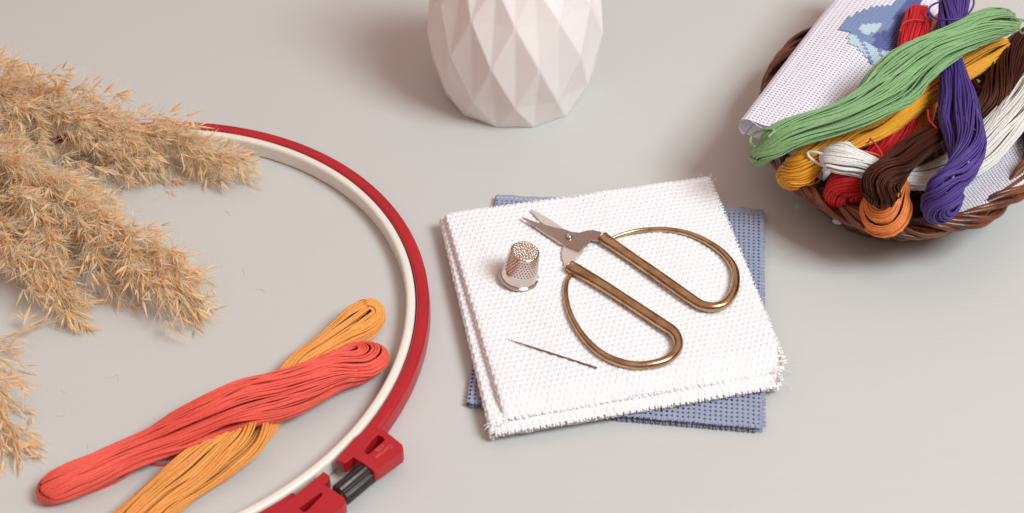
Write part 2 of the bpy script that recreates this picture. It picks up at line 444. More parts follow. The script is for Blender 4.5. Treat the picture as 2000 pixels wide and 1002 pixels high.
# ------------------------------------------------------------------ embroidery hoop
HC = (-15.81, 38.80)
def build_hoop():
    t = thing('embroidery_hoop', 'large red and cream plastic embroidery hoop with a black screw, lying on the table', 'embroidery hoop', (HC[0], HC[1], 0))
    c = (HC[0], HC[1], 0)
    def rounded(r0, r1, z0, z1, rad, slope=0):
        pr = []
        for (x, y, a0) in ((r1 - rad, z1 - rad, 0), (r0 + rad, z1 - rad, 90), (r0 + rad, z0 + rad, 180), (r1 - rad + slope, z0 + rad, 270)):
            for k in range(6):
                a = math.radians(a0 + 90 * k / 5); pr.append((x + rad * math.cos(a), y + rad * math.sin(a)))
        return pr
    V, F = lathe(rounded(11.56, 11.94, 0.0, .82, .15), 360, c)
    obj('inner_ring', V, F, mat=M['white_plastic'], parent=t)
    # red ring is split where the clamp sits
    pr = rounded(11.98, 12.50, 0.0, .80, .14, slope=.03)
    g0 = math.atan2(P(640, 930, .8)[1] - HC[1], P(640, 930, .8)[0] - HC[0])
    gap = math.radians(6.2)
    a = np.linspace(g0 + gap, g0 + 2 * np.pi - gap, 360); p = np.array(pr)
    V = np.stack([p[None, :, 0] * np.cos(a)[:, None] + HC[0], p[None, :, 0] * np.sin(a)[:, None] + HC[1], np.broadcast_to(p[None, :, 1], (360, len(p)))], -1)
    m = len(p); i = np.arange(359)[:, None]; j = np.arange(m)[None]; j2 = (j + 1) % m
    F = np.stack(np.broadcast_arrays(i * m + j, (i + 1) * m + j, (i + 1) * m + j2, i * m + j2), -1).reshape(-1, 4)
    ring = obj('outer_ring', V, F, ngons=[list(range(m))[::-1], [359 * m + q for q in range(m)]], mat=M['red_plastic'], parent=t)
    zt = 1.02
    def plan(pts): return [tuple(P(u, v, zt)[:2]) for u, v in pts]
    def block(outline, hole, mouth):
        V, Q, T = extrude(plan(outline), [plan(hole)], .46, zt)
        b = obj('clamp_block', V, Q, T, mat=M['red_plastic'], parent=t, smooth=False)
        bevel(b, .035, 3, 25)
        # added black plate that stands in for the shade inside the slot
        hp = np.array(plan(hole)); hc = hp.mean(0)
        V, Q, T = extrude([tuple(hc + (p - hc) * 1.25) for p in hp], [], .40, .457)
        sub(b, 'slot_shade', V, Q, T, mat=M['black_plastic'], smooth=False)
        return b
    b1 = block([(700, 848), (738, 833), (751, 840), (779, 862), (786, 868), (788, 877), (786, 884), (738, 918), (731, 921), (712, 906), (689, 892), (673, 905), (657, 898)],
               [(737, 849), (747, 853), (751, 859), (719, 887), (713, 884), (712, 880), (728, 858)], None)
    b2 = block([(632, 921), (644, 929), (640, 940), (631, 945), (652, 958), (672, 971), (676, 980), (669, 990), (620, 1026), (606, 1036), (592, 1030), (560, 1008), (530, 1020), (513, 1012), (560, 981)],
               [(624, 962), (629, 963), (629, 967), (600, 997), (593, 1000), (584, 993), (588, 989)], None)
    # lugs that hold the screw under the blocks
    for (u, v, du, dv) in ((727, 908, 8, -6), (658, 968, -8, 6)):
        q = P(u, v, .5)
    # screw knob
    A = P(722, 920, .55); B = P(663, 969, .55)
    ax = nz(B - A); L = np.linalg.norm(B - A); up = np.array([0, 0, 1.0]); sd = np.cross(ax, up)
    K = 48; V = []; rings = [(0, .18), (0, .36), (.05, .40), (L - .05, .40), (L, .36), (L, .18)]
    for s, rr in rings:
        for k in range(K):
            an = 2 * math.pi * k / K; rad = rr * (1 + .075 * math.tanh(3 * math.cos(12 * an)))
            V.append(A + ax * s + rad * (math.cos(an) * up + math.sin(an) * sd))
    F = [(i * K + k, i * K + (k + 1) % K, (i + 1) * K + (k + 1) % K, (i + 1) * K + k) for i in range(5) for k in range(K)]
    kb = obj('adjusting_screw', V, F, ngons=[[k for k in range(K)][::-1], [5 * K + k for k in range(K)]], mat=M['black_plastic'], parent=t)
    bevel(kb, .012, 2, 25)
    V, F2, ng, _ = tubes(np.array([A - ax * 1.0, B + ax * 1.0]), .16, 16, caps=True)
    sub(kb, 'screw_shaft', V, F2, ngons=ng, mat=M['steel'])
    # raised moulded lettering
    def text(body, u, v, size, ang):
        c = bpy.data.curves.new('moulded_lettering', 'FONT'); c.body = body; c.size = size * CM; c.extrude = .012 * CM; c.align_x = 'CENTER'; c.align_y = 'CENTER'
        c.materials.append(M['red_emboss'])
        tmp = bpy.data.objects.new('lettering_curve', c); COL.objects.link(tmp)
        bpy.context.view_layer.update()
        me = bpy.data.meshes.new_from_object(tmp.evaluated_get(bpy.context.evaluated_depsgraph_get()))
        bpy.data.objects.remove(tmp)
        o = bpy.data.objects.new('moulded_lettering', me); COL.objects.link(o)
        o.parent = b1; w = P(u, v, zt + .008)
        o.location = [(w[i] - WLOC[b1.name][i]) * CM for i in range(3)]; o.rotation_euler = (0, 0, ang)
    d = P(736, 893, zt) - P(762, 872, zt)
    an = math.atan2(d[1], d[0])
    text('Cosmoss', 750, 882, .21, an)
    text('4 ES', 742, 875, .21, an)
build_hoop()

# ------------------------------------------------------------------ even-weave (aida) cloth
def aida(F0, F1, G0, G1, th, cell, spc=8, hole=(.17, .17), wave=.03, relief=.045, keep=None, seed=0, curl=None, gx=.25, gy=.25, brick=False, back=False):
    """two layers of even-weave cloth folded along F0-F1, free edges at G0-G1.  returns V,quads and the top surface sampler"""
    F0, F1, G0, G1 = [np.array(a, float) for a in (F0, F1, G0, G1)]
    Lu = .5 * (np.linalg.norm(G0 - F0) + np.linalg.norm(G1 - F1)); Lv = .5 * (np.linalg.norm(F1 - F0) + np.linalg.norm(G1 - G0))
    nrm = nz(np.cross(G0 - F0, F1 - F0)); nrm = nrm if nrm[2] > 0 else -nrm
    ncu = round((Lu + math.pi * th / 2) / cell); ncv = round(Lv / cell)
    nu, nv = ncu * spc + 1, ncv * spc + 1
    arc = math.pi * th / 2
    S = np.linspace(-arc, Lu, nu)                # arc length from the underside of the fold to the free edge
    vv = np.linspace(0, 1, nv)
    rg = np.random.default_rng(seed)
    ph = rg.uniform(0, 6.28, 6)
    def surf(S, vv):
        s = np.maximum(S, 0)[:, None]; v = vv[None, :]
        fold = F0 + (F1 - F0) * v[..., None]; far = G0 + (G1 - G0) * v[..., None]
        p = fold + (far - fold) * (s / Lu)[..., None]
        inn = nz(far - fold)
        a = np.clip(-S, 0, None)[:, None] / (th / 2)          # angle round the fold
        p = p - inn * (np.sin(a) * th / 2)[..., None] + nrm * (np.cos(a) * th / 2 - th / 2)[..., None]
        w = wave * (np.sin(s * .9 + v * 5 + ph[0]) * .5 + np.sin(v * 9 + s * .35 + ph[1]) * .4 + .3 * np.sin(s * 2.3 + ph[2] - v * 3))
        w = w * np.clip(s / 1.0, 0, 1)
        if curl: w = w + curl(s / Lu, v)
        p = p + nrm * w[..., None]
        e = .018 * np.sin(S[:, None] * 7 + ph[3]) + .018 * np.sin(S[:, None] * 3.1 + ph[4])
        p = p + nz(F1 - F0) * (e * (np.abs(v - .5) * 2) ** 6)[..., None]
        nn = nrm * np.cos(a)[..., None] - inn * np.sin(a)[..., None]
        return p, np.broadcast_to(nn, p.shape)
    p, nn = surf(S, vv)
    cu = (np.arange(nu) / spc)[:, None]; cv = (np.arange(nv) / spc)[None, :]
    x, y = cu % 1, cv % 1
    xb = cu + (.5 * (np.floor(cv) % 2) if brick else 0)
    hb = (np.abs(np.sin(np.pi * xb)) ** gx) * (np.abs(np.sin(np.pi * y)) ** gy)
    thr = .28 * np.cos(2 * np.pi * cu * 3) * (np.abs(np.sin(np.pi * y))) + .15 * np.cos(2 * np.pi * cv * 3)
    jit = rg.normal(0, .05, (nu, nv))
    jc = np.repeat(np.repeat(rg.normal(0, .12, (ncu + 1, ncv + 1)), spc, 0), spc, 1)[:nu, :nv]
    p = p + nn * (relief * (hb + thr * .6 + jit + jc * hb))[..., None]
    ii = np.arange(nu - 1)[:, None]; jj = np.arange(nv - 1)[None]
    Q = np.stack(np.broadcast_arrays(ii * nv + jj, (ii + 1) * nv + jj, (ii + 1) * nv + jj + 1, ii * nv + jj + 1), -1)
    fx = ((ii + .5) / spc); fy = ((jj + .5) / spc)
    if brick: fx = fx + .5 * (np.floor(fy + .5) % 2)
    dx = np.abs((fx + .5) % 1 - .5) / hole[0]; dy = np.abs((fy + .5) % 1 - .5) / hole[1]
    edge = (fx > .4) & (fy > .4) & (fx < ncu - .4) & (fy < ncv - .4)
    solid = ~((dx ** 2 + dy ** 2 < 1) & edge)
    if keep is not None: solid = solid & keep(fx / ncu, fy / ncv)
    Qs = Q[solid]
    V = p.reshape(-1, 3)
    # underside layer (hidden, plain) and backing just beneath the holes
    def plain(off, n=40, s0=.02):
        a, b = np.linspace(s0 * Lu, Lu * .997, n), np.linspace(.003, .997, n)
        pp, _ = surf(a, b); pp = pp - nrm * off
        i = np.arange(n - 1)[:, None]; j = np.arange(n - 1)[None]
        return pp.reshape(-1, 3), np.stack(np.broadcast_arrays(i * n + j, (i + 1) * n + j, (i + 1) * n + j + 1, i * n + j + 1), -1).reshape(-1, 4)
    low = plain(th - .01)
    low[0][:, :] = low[0]
    parts = [(V, Qs), low] + ([plain(.045, 60, .0)] if back else [])
    V, Qs, _ = join(parts)
    return V, Qs, surf, (ncu, ncv, Lu, Lv, nrm, arc)
def fringe(p0, p1, out, cell, length, r=.03, n_per=3, zj=.03, seed=1, gapfrac=.3):
    rg = np.random.default_rng(seed)
    p0, p1, out = np.array(p0), np.array(p1), nz(np.array(out, float))
    L = np.linalg.norm(p1 - p0); nc = int(L / cell); paths = []; d = (p1 - p0) / L
    for c in range(nc):
        for k in range(n_per):
            f = (c + gapfrac / 2 + (1 - gapfrac) * (k + .5) / n_per) * cell + rg.normal(0, .012)
            b = p0 + d * f; l = length * rg.uniform(.8, 1.15)
            bend = d * rg.normal(0, .025) + np.array([0, 0, rg.normal(0, zj * .6)])
            paths.append([b - out * .08, b + out * l * .35 + bend * .3, b + out * l * .7 + bend * .7, b + out * l + bend])
    V, F, _, _ = tubes(np.array(paths), np.array([r, r, r, r * .7]), 5)
    return V, F

def build_cloths():
    cell = .205
    BL, TL, TR, BR = P(917, 786, .32), P(974, 380, .32), P(1491, 409, .32), P(1493, 836, .32)
    t = thing('blue_cloth', 'folded dusty blue aida cloth lying directly on the table under the white cloth', 'cloth', ((BL + TR)[0] / 2, (BL + TR)[1] / 2, 0))
    def keep(a, b):
        return ~((a > .2) & (a < .8) & (b > .2) & (b < .82))
    V, Q, _, _ = aida(BL, TL, BR, TR, .28, cell, spc=8, hole=(.235, .21), wave=.015, seed=3, relief=.018)
    obj('folded_sheet', V, Q, mat=M['blue_cloth'], parent=t)
    e = [fringe(BR, TR, (BR - BL), cell, .05, r=.025, seed=4), fringe(BL, BR, BL - TL, cell, .06, r=.028, seed=5, gapfrac=.4),
         fringe(BL - (0, 0, .2), BR - (0, 0, .22), BL - TL, cell, .06, r=.028, seed=9)]
    V, F, _ = join(e); obj('cut_edge', V, F, mat=M['blue_cloth'], parent=t)
    # white stack: one big folded piece and a second fold on it
    cell = .245
    z1, z2 = .76, 1.08
    t = thing('white_cloth', 'thick folded white aida cloth with frayed edges on top of the blue cloth', 'cloth', (4, 40, .36))
    BL, TL, TR, BR = P(966, 838, z1), P(866, 424, z1), P(1385, 352, z1), P(1528, 744, z1)
    V, Q, _, _ = aida(BL, TL, BR, TR, .32, cell, spc=8, hole=(.001, .001), wave=.02, seed=5, relief=.052, gx=.22, gy=.55, brick=True, back=True, curl=lambda s, v: -.26 * np.clip((.045 - v) / .045, 0, 1) ** 1.4 + 0 * s)
    lo = obj('lower_fold', V, Q, mat=M['white_cloth'], parent=t)
    e = [fringe(BL - (0, 0, .26), BR - (0, 0, .26), BL - TL, cell, .12, r=.046, seed=6, n_per=3, gapfrac=.3), fringe(BL - (0, 0, .34), BR - (0, 0, .34), BL - TL, cell, .10, r=.046, seed=7),
         fringe(BR, TR, BR - BL, cell, .06, r=.03, seed=8)]
    V, F, _ = join(e); obj('frayed_edge', V, F, mat=M['white_cloth'], parent=t)
    BL2, TL2, TR2, BR2 = P(992, 806, z2), P(876, 417, z2), P(1384, 345, z2), P(1535, 711, z2)
    def curl(s, v):   # sinks towards the near free edge where only one layer is left
        return -.32 * np.clip((.09 - v) / .09, 0, 1) ** 1.5
    V, Q, surf, info = aida(BL2, TL2, BR2, TR2, .34, cell, spc=8, hole=(.001, .001), wave=.045, seed=8, relief=.052, gx=.22, gy=.55, brick=True, back=True, curl=curl)
    obj('upper_fold', V, Q, mat=M['white_cloth'], parent=t)
    e = [fringe(BL2 - (0, 0, .32), BR2 - (0, 0, .32), BL2 - TL2, cell, .12, r=.046, seed=16, gapfrac=.36), fringe(BR2, TR2, BR2 - BL2, cell, .09, r=.03, seed=18, zj=.05),
         fringe(TL2, TR2, TL2 - BL2, cell, .03, r=.03, seed=19)]
    V, F, _ = join(e); obj('frayed_edge', V, F, mat=M['white_cloth'], parent=t)
    # stray fibres at the corners
    rg = np.random.default_rng(5); paths = []
    for (c, o) in ((BR2, nz(BR2 - BL2)), (BR, nz(BR - TL)), (BL, nz(BL - TR)), (BL, nz(BL - BR)), (TR2, nz(TR2 - BL2))):
        for k in range(9):
            b = c + rg.normal(0, .18, 3) * (1, 1, .2) - o * .15; d = nz(o + rg.normal(0, .7, 3)); l = rg.uniform(.15, .45)
            q = b + d * l; q[2] = max(q[2], .1)
            paths.append([b, b + d * l * .5 + rg.normal(0, .03, 3), q])
    V, F, _, _ = tubes(np.array(paths), .011, 4)
    obj('stray_fibres', V, F, mat=M['white_cloth'], parent=t)['kind'] = 'stuff'
build_cloths()
ZT = 1.10   # level of the top of the cloth stack

# ------------------------------------------------------------------ scissors
def build_scissors():
    c = P(1230, 560, ZT)
    t = thing('embroidery_scissors', 'open bronze handled embroidery scissors with short steel blades lying on the white cloth', 'scissors', (c[0], c[1], ZT))
    def handle(pts):
        rows = []
        for u, v, r, ry in pts:
            z = ZT + .02 + ry
            p = P(u, v, z); rows.append([p[0], p[1], z, r, ry])
        C, L = catmull(rows, 150)
        V, F, ng, _ = tubes(C[:, :3], C[:, 4], 20, caps=True, ry=C[:, 3])
        o = obj('handle', V, F, ngons=ng, mat=M['bronze'], parent=t)
        bevel(o, .03, 2, 50)
        return o
    handle([(1177, 464, .27, .20), (1184, 469, .28, .22), (1200, 480, .25, .22), (1238, 506, .235, .21), (1276, 532, .235, .21), (1320, 563, .235, .21), (1350, 584, .23, .20), (1370, 596, .215, .20), (1393, 600, .20, .20), (1416, 593, .19, .19), (1431, 574, .185, .18),
            (1437, 550, .175, .18), (1434, 525, .165, .17), (1420, 503, .15, .16), (1399, 484, .135, .15), (1362, 463, .12, .14), (1325, 452, .11, .13), (1288, 448, .10, .12), (1245, 451, .09, .11), (1210, 460, .08, .10), (1192, 468, .07, .09)])
    handle([(1113, 520, .25, .20), (1122, 525, .29, .22), (1140, 535, .26, .22), (1175, 556, .245, .21), (1214, 581, .235, .21), (1260, 611, .235, .21), (1298, 636, .23, .21), (1315, 648, .22, .20), (1324, 664, .20, .20), (1323, 682, .185, .19), (1307, 700, .18, .18),
            (1282, 710, .17, .18), (1245, 714, .165, .17), (1208, 707, .16, .17), (1173, 690, .15, .16), (1143, 662, .135, .15), (1121, 629, .12, .14), (1109, 598, .11, .13), (1105, 569, .10, .12), (1108, 548, .09, .11), (1117, 534, .08, .10)])
    def plate(name, pts, z0, z1, m):
        V, Q, T = extrude([tuple(P(u, v, z1)[:2]) for u, v in pts], [], z0, z1)
        o = obj(name, V, Q, T, mat=m, parent=t, smooth=False); bevel(o, .012, 2, 30); return o
    za = ZT + .07
    # lower blade: tip to the back, shank to the near handle
    b2 = plate('blade', [(1036, 408), (1050, 414), (1078, 430), (1106, 450), (1136, 487), (1141, 489), (1133, 499), (1124, 504), (1122, 516), (1118, 524), (1106, 526), (1098, 503), (1097, 492), (1101, 478), (1092, 468), (1062, 437), (1047, 422)], za, za + .09, M['steel_edge'])
    # upper blade with shank to the far handle
    b1 = plate('blade', [(1019, 423), (1040, 431), (1062, 438), (1085, 444), (1104, 448), (1118, 453), (1132, 454), (1146, 450), (1158, 449), (1172, 452), (1180, 458), (1180, 474), (1168, 469), (1156, 468), (1150, 472), (1146, 479), (1138, 484), (1132, 490), (1117, 484), (1104, 478), (1085, 466), (1062, 452), (1040, 438)], za + .095, za + .185, M['steel'])
    # ground bevel along the cutting edge
    top = [(1019, 423, .185), (1040, 437, .185), (1062, 450, .185), (1085, 464, .185), (1104, 476, .185), (1117, 482, .185), (1131, 489, .185)]
    low = [(1019, 424, .11), (1036, 437.5, .10), (1063, 457.5, .10), (1093, 476.5, .10), (1108, 483, .10), (1117, 487, .10), (1131, 493, .10)]
    V = [P(u, v, za + dz + .001) for u, v, dz in top] + [P(u, v, za + dz) for u, v, dz in low] + [P(u, v, za + .095) for u, v, dz in top]
    n = len(top); F = [(i, i + n, i + n + 1, i + 1) for i in range(n - 1)] + [(i + n, i + 2 * n, i + 2 * n + 1, i + n + 1) for i in range(n - 1)]
    sub(b1, 'cutting_edge', V, F, mat=M['steel_edge'], smooth=False)
    q = P(1111, 463, za + .185)
    V, F = lathe([(0.001, .13), (.07, .125), (.12, .10), (.15, .05), (.155, 0), (.15, -.25), (.001, -.25)], 32, q, False)
    obj('pivot_screw', V, F, mat=M['nickel'], parent=t)
build_scissors()

# ------------------------------------------------------------------ thimble
def build_thimble():
    c = P(1013, 543, ZT)
    t = thing('thimble', 'silver coloured metal thimble with dimpled sides standing on the white cloth', 'thimble', tuple(c))
    na, R0, R1, H = 288, .77, .57, 1.46
    prof = []
    for k in range(90):
        s = k / 89; prof.append((R0 + (R1 + .02 - R0) * s ** 1.05, .05 + (H - .10) * s))
    for k in range(1, 9):
        a = math.pi / 2 * k / 8; prof.append((R1 - .06 + .08 * math.cos(a), H - .05 + .06 * math.sin(a)))
    for k in range(1, 46): prof.append(((R1 - .06) * (1 - k / 45) + .001, H + .01 - .015 * math.sin(math.pi * k / 45 * .5)))
    p = np.array(prof); m = len(p)
    a = np.linspace(0, 2 * np.pi, na, endpoint=False)
    Rr = np.broadcast_to(p[:, 0], (na, m)).copy(); Zz = np.broadcast_to(p[:, 1], (na, m)).copy()
    zc = p[:, 1]
    side = np.arange(m) < 90
    for row in range(7):
        zr = H - .16 - row * .115; nd = 32; rad = .042 * (1 - .04 * row); off = (row % 2) * .5
        ac = (a / (2 * np.pi) * nd + off) % 1; ac = np.minimum(ac, 1 - ac) * 2 * np.pi / nd * .68
        d = np.sqrt(ac[:, None] ** 2 + (zc - zr)[None] ** 2) / rad
        Rr -= np.where(side[None], .034 * np.clip(1 - d ** 2, 0, 1), 0)
    topm = ~side
    X = Rr * np.cos(a)[:, None]; Y = Rr * np.sin(a)[:, None]
    for ring, cnt in ((.0, 1), (.13, 6), (.25, 12), (.37, 18), (.475, 22)):
        for k in range(cnt):
            an = 2 * np.pi * k / cnt + ring * 3; bx, by = ring * math.cos(an), ring * math.sin(an)
            d = np.sqrt((X - bx) ** 2 + (Y - by) ** 2) / .058
            Zz = Zz + np.where(topm[None], (.068 if ring else -.05) * np.sqrt(np.clip(1 - d ** 2, 0, 1)), 0)
    V = np.stack([X, Y, Zz], -1)
    tilt = math.radians(10); R = np.array([[math.cos(tilt), 0, math.sin(tilt)], [0, 1, 0], [-math.sin(tilt), 0, math.cos(tilt)]])
    V = V.reshape(-1, 3) @ R.T + c + (0, 0, .06)
    i = np.arange(na)[:, None]; j = np.arange(m - 1)[None]; i2 = (i + 1) % na
    F = np.stack(np.broadcast_arrays(i * m + j, i2 * m + j, i2 * m + j + 1, i * m + j + 1), -1).reshape(-1, 4)
    obj('cup', V, F, mat=M['nickel'], parent=t)
    an = np.linspace(0, 2 * np.pi, 96, endpoint=False)
    rim = np.stack([(R0 + .03) * np.cos(an), (R0 + .03) * np.sin(an), 0 * an + .055], 1) @ R.T + c + (0, 0, .06)
    V, F, _, _ = tubes(rim, .06, 14, closed=True)
    obj('rolled_rim', V, F, mat=M['nickel'], parent=t)
build_thimble()

# ------------------------------------------------------------------ needle
def build_needle():
    A, B = P(990, 662, ZT + .05), P(1166, 719, ZT + .05)
    c = (A + B) / 2
    s = np.array([0, .1, .3, .5, .8, .88, .92, .955, .985, 1.0]); r = np.array([.004, .018, .03, .036, .038, .040, .046, .046, .036, .012])
    X = A[None] + (B - A)[None] * s[:, None]
    V, F, ng, _ = tubes(X[:7], r[:7], 12, caps=True)
    d = nz(B - A); w = np.cross(d, (0, 0, 1.0)); c0 = X[6]; L = np.linalg.norm(B - A) * .08
    parts = [(V, F)]
    for sg in (-1, 1):
        q = np.array([c0 - d * .03 + w * 0, c0 + d * L * .15 + w * sg * .03, c0 + d * L * .5 + w * sg * .036, c0 + d * L * .85 + w * sg * .03, c0 + d * L])
        v, f, _, _ = tubes(q, .018, 8); parts.append((v, f))
    V, F, _ = join(parts)
    o = obj('sewing_needle', V, F, mat=M['needle'], base=(c[0], c[1], ZT))
    o['label'] = 'thin dark steel needle lying on the white cloth below the thimble'; o['category'] = 'needle'
build_needle()

# ------------------------------------------------------------------ basket
BC = np.array([17.38, 49.60]); BA, BB = 7.85, 5.85; BD = nz(np.array([.2647, .9643])); BP = np.array([BD[1], -BD[0]])
RIMZ = 2.45
def ov(th, sc, z):
    th = np.asarray(th)
    xy = BC + sc * (BA * np.cos(th)[..., None] * BD + BB * np.sin(th)[..., None] * BP)
    return np.concatenate([xy, np.broadcast_to(z, th.shape)[..., None]], -1)
def build_basket():
    t = thing('wicker_basket', 'oval brown varnished wicker basket heaped with thread skeins on the table', 'basket', (BC[0], BC[1], 0))
    ns, m = 40, 480
    th = np.linspace(0, 2 * np.pi, m, endpoint=False)
    prof = lambda z: .69 + .30 * (z / RIMZ) ** .8
    parts = []
    for l in range(9):
        z = .2 + l * .27
        s = prof(z) + .016 * np.cos(ns * th / 2 + (l % 2) * np.pi)
        X = ov(th, 1, z); X[:, :2] = BC + (X[:, :2] - BC) * s[:, None]
        X[:, 2] += .03 * np.sin(7 * th + l)
        v, f, _, _ = tubes(X, .165, 7, closed=True); parts.append((v, f))
    V, F, _ = join(parts); obj('woven_wall', V, F, mat=M['wicker'], parent=t)
    zs = np.linspace(.08, RIMZ - .1, 10)
    X = np.array([[np.append(BC + (ov(np.array([a]), 1, 0)[0, :2] - BC) * prof(z), z) for z in zs] for a in np.arange(ns) * 2 * np.pi / ns])
    V, F, _, _ = tubes(X, .13, 7); obj('wall_stakes', V, F, mat=M['wicker'], parent=t)
    # base: flat woven spiral
    a = np.linspace(0, 2 * np.pi * 11, 900); s = .04 + .65 * a / a[-1]
    X = ov(a, 1, .16); X[:, :2] = BC + (X[:, :2] - BC) * s[:, None]; X[:, 2] += .05 * np.cos(a * 9.5)
    V, F, _, _ = tubes(X, .26, 6, ry=.16); obj('woven_base', V, F, mat=M['wicker'], parent=t)
    # rim: many rods laid over one another in a rope border
    parts = []
    th = np.linspace(0, 2 * np.pi, 600, endpoint=False)
    rg = np.random.default_rng(3)
    for k in range(10):
        ph = 2 * np.pi * k / 10 + rg.normal(0, .15); turns = 6 + k % 3
        q = turns * th + ph + .5 * np.sin(3 * th + k)
        rad = .36 + .07 * np.sin(5 * th + k * 2) + .04 * np.sin(11 * th + k * 5)
        o = rad * np.cos(q); zz = .26 * np.sin(q) + .04 * np.sin(4 * th + k)
        out = nz(np.concatenate([(ov(th, 1, 0)[:, :2] - BC), np.zeros((600, 1))], 1))
        X = ov(th, 1, RIMZ + .1 + zz) + out * o[:, None]
        v, f, _, _ = tubes(X, .105 + .035 * rg.random(), 8, closed=True); parts.append((v, f))
    V, F, _ = join(parts); obj('braided_rim', V, F, mat=M['wicker'], parent=t)
    return t
build_basket()

# ------------------------------------------------------------------ cloths in the basket
def inside(pt, poly):
    x, y = pt; c = False; n = len(poly)
    for i in range(n):
        x1, y1 = poly[i]; x2, y2 = poly[(i + 1) % n]
        if (y1 > y) != (y2 > y) and x < (x2 - x1) * (y - y1) / (y2 - y1) + x1: c = not c
    return c
def build_basket_cloths():
    F0, F1, G0, G1 = P(1468, 236, 4.4), P(1722, -100, 4.4), P(1625, 330, 3.3), P(1925, -40, 3.3)
    c = (F0 + F1 + G0 + G1) / 4
    t = thing('stitched_cloth', 'folded pale lilac aida cloth with a blue cross stitch motif laid across the basket rim', 'cloth', (c[0], c[1], 3.0))
    def curl(s, v): return .35 * np.sin(np.pi * np.clip(s * 1.2, 0, 1)) + 0 * v
    V, Q, surf, (ncu, ncv, Lu, Lv, nrm, arc) = aida(F0, F1, G0, G1, .85, .185, spc=8, hole=(.22, .18), wave=.04, seed=21, relief=.02, curl=curl)
    obj('folded_sheet', V, Q, mat=M['lilac_cloth'], parent=t)
    e = [fringe(F0 + (0, 0, -.02), F0 + (G0 - F0) * .9, F0 - F1, .185, .06, r=.022, seed=31)]
    V, F, _ = join(e); obj('cut_edge', V, F, mat=M['lilac_cloth'], parent=t)
    mid = [(1637, 56), (1655, 38), (1688, 22), (1700, 16), (1735, 14), (1750, 0), (1775, -12), (1800, -10), (1790, 60), (1765, 95), (1728, 104), (1705, 92), (1668, 72)]
    pale = [(1675, 55), (1700, 48), (1722, 46), (1716, 60), (1695, 72), (1680, 66)]
    pale2 = [(1652, 70), (1668, 72), (1705, 92), (1728, 104), (1745, 98), (1740, 120), (1715, 134), (1698, 122), (1680, 100), (1660, 86)]
    dark = [(1708, 66), (1735, 62), (1752, 20), (1775, -10), (1800, -10), (1790, 60), (1765, 95), (1728, 104), (1702, 90)]  # stitches coloured darker where the red skein's shadow falls
    cols = {'st_mid': [], 'st_light': [], 'st_shaded': []}
    S = np.linspace(-arc, Lu, ncu * 1 + 1); Sc = (S[:-1] + S[1:]) / 2; vc = (np.arange(ncv) + .5) / ncv
    pc, _ = surf(Sc, vc); du = nz(G0 - F0); dv = nz(F1 - F0); h = .092
    up, vp = proj(pc)
    for i in range(ncu):
        if Sc[i] < .1: continue
        for j in range(ncv):
            q = (up[i, j], vp[i, j])
            k = None
            if inside(q, mid): k = 'st_mid'
            if inside(q, dark): k = 'st_shaded'
            if inside(q, pale): k = 'st_light'
            if inside(q, pale2) and k is None: k = 'st_light' if (i + j) % 5 else 'st_mid'
            if k is None: continue
            ctr = pc[i, j] + nrm * .05
            for sg in (-1, 1):
                a = ctr - du * h - dv * h * sg; b = ctr + du * h + dv * h * sg
                cols[k].append([a - nrm * .03, a * .7 + b * .3 + nrm * (.02 + .012 * sg), a * .3 + b * .7 + nrm * (.02 + .012 * sg), b - nrm * .03])
    for k, l in cols.items():
        if l:
            V, F, _, _ = tubes(np.array(l), .052, 5)
            obj('cross_stitches', V, F, mat=M[k], parent=t)
    # lining
    F0, F1, G0, G1 = P(1862, 432, 2.75), P(2110, 283, 2.9), P(1800, 335, 2.0), P(2040, 150, 1.8)
    c = (F0 + F1 + G0 + G1) / 4
    t = thing('lining_cloth', 'pale lilac aida cloth lining the front right of the basket beneath the white skein', 'cloth', (c[0], c[1], 2.0))
    V, Q, *_ = aida(F0, F1, G0, G1, .26, .185, spc=8, hole=(.22, .18), wave=.05, seed=25, relief=.02, curl=lambda s, v: -.25 * np.sin(np.pi * s) + 0 * v)
    obj('folded_sheet', V, Q, mat=M['lilac_cloth'], parent=t)
build_basket_cloths()

# ------------------------------------------------------------------ skeins on the table
s = skein('thread_skein', 'orange thread skein on the table passing beneath the coral skein',
      [(723, 612, 0.55, 0.82, 0.5, 25), (700, 632, 0.58, 0.9, 0.53, 20), (668, 655, 0.55, 0.74, 0.53, 15), (630, 682, 0.5, 0.61, 0.53, 10), (585, 712, 0.45, 0.59, 0.47, 10), (545, 765, 0.42, 0.66, 0.39, 20), (512, 820, 0.45, 0.94, 0.42, 40), (474, 862, 0.55, 1.1, 0.53, 70), (430, 890, 0.55, 1.1, 0.55, 85), (375, 928, 0.52, 0.99, 0.55, 100), (310, 978, 0.5, 0.9, 0.53, 90), (250, 1030, 0.5, 0.88, 0.5, 90), (190, 1080, 0.5, 0.94, 0.5, 90)],
      M['peach'], n=96, hole=(.12, .1), group='thread skeins')
s = skein('thread_skein', 'coral red thread skein lying across the orange one inside the hoop',
      [(92, 960, 0.42, 0.68, 0.46, 88), (108, 952, 0.52, 0.73, 0.5, 88), (135, 940, 0.58, 0.73, 0.53, 88), (180, 921, 0.6, 0.75, 0.53, 90), (240, 894, 0.6, 0.75, 0.53, 95), (300, 868, 0.7, 0.79, 0.53, 90), (360, 838, 0.95, 0.88, 0.53, 70), (420, 809, 1.2, 0.99, 0.53, 60), (480, 788, 1.35, 1.08, 0.53, 65), (545, 772, 1.25, 1.08, 0.53, 60), (600, 752, 1.0, 1.08, 0.53, 50), (650, 728, 0.8, 1.12, 0.58, 35), (690, 711, 0.7, 1.19, 0.61, 22), (712, 702, 0.68, 1.19, 0.61, 18)],
      M['coral'], n=110, hole=(.12, .16), group='thread skeins')
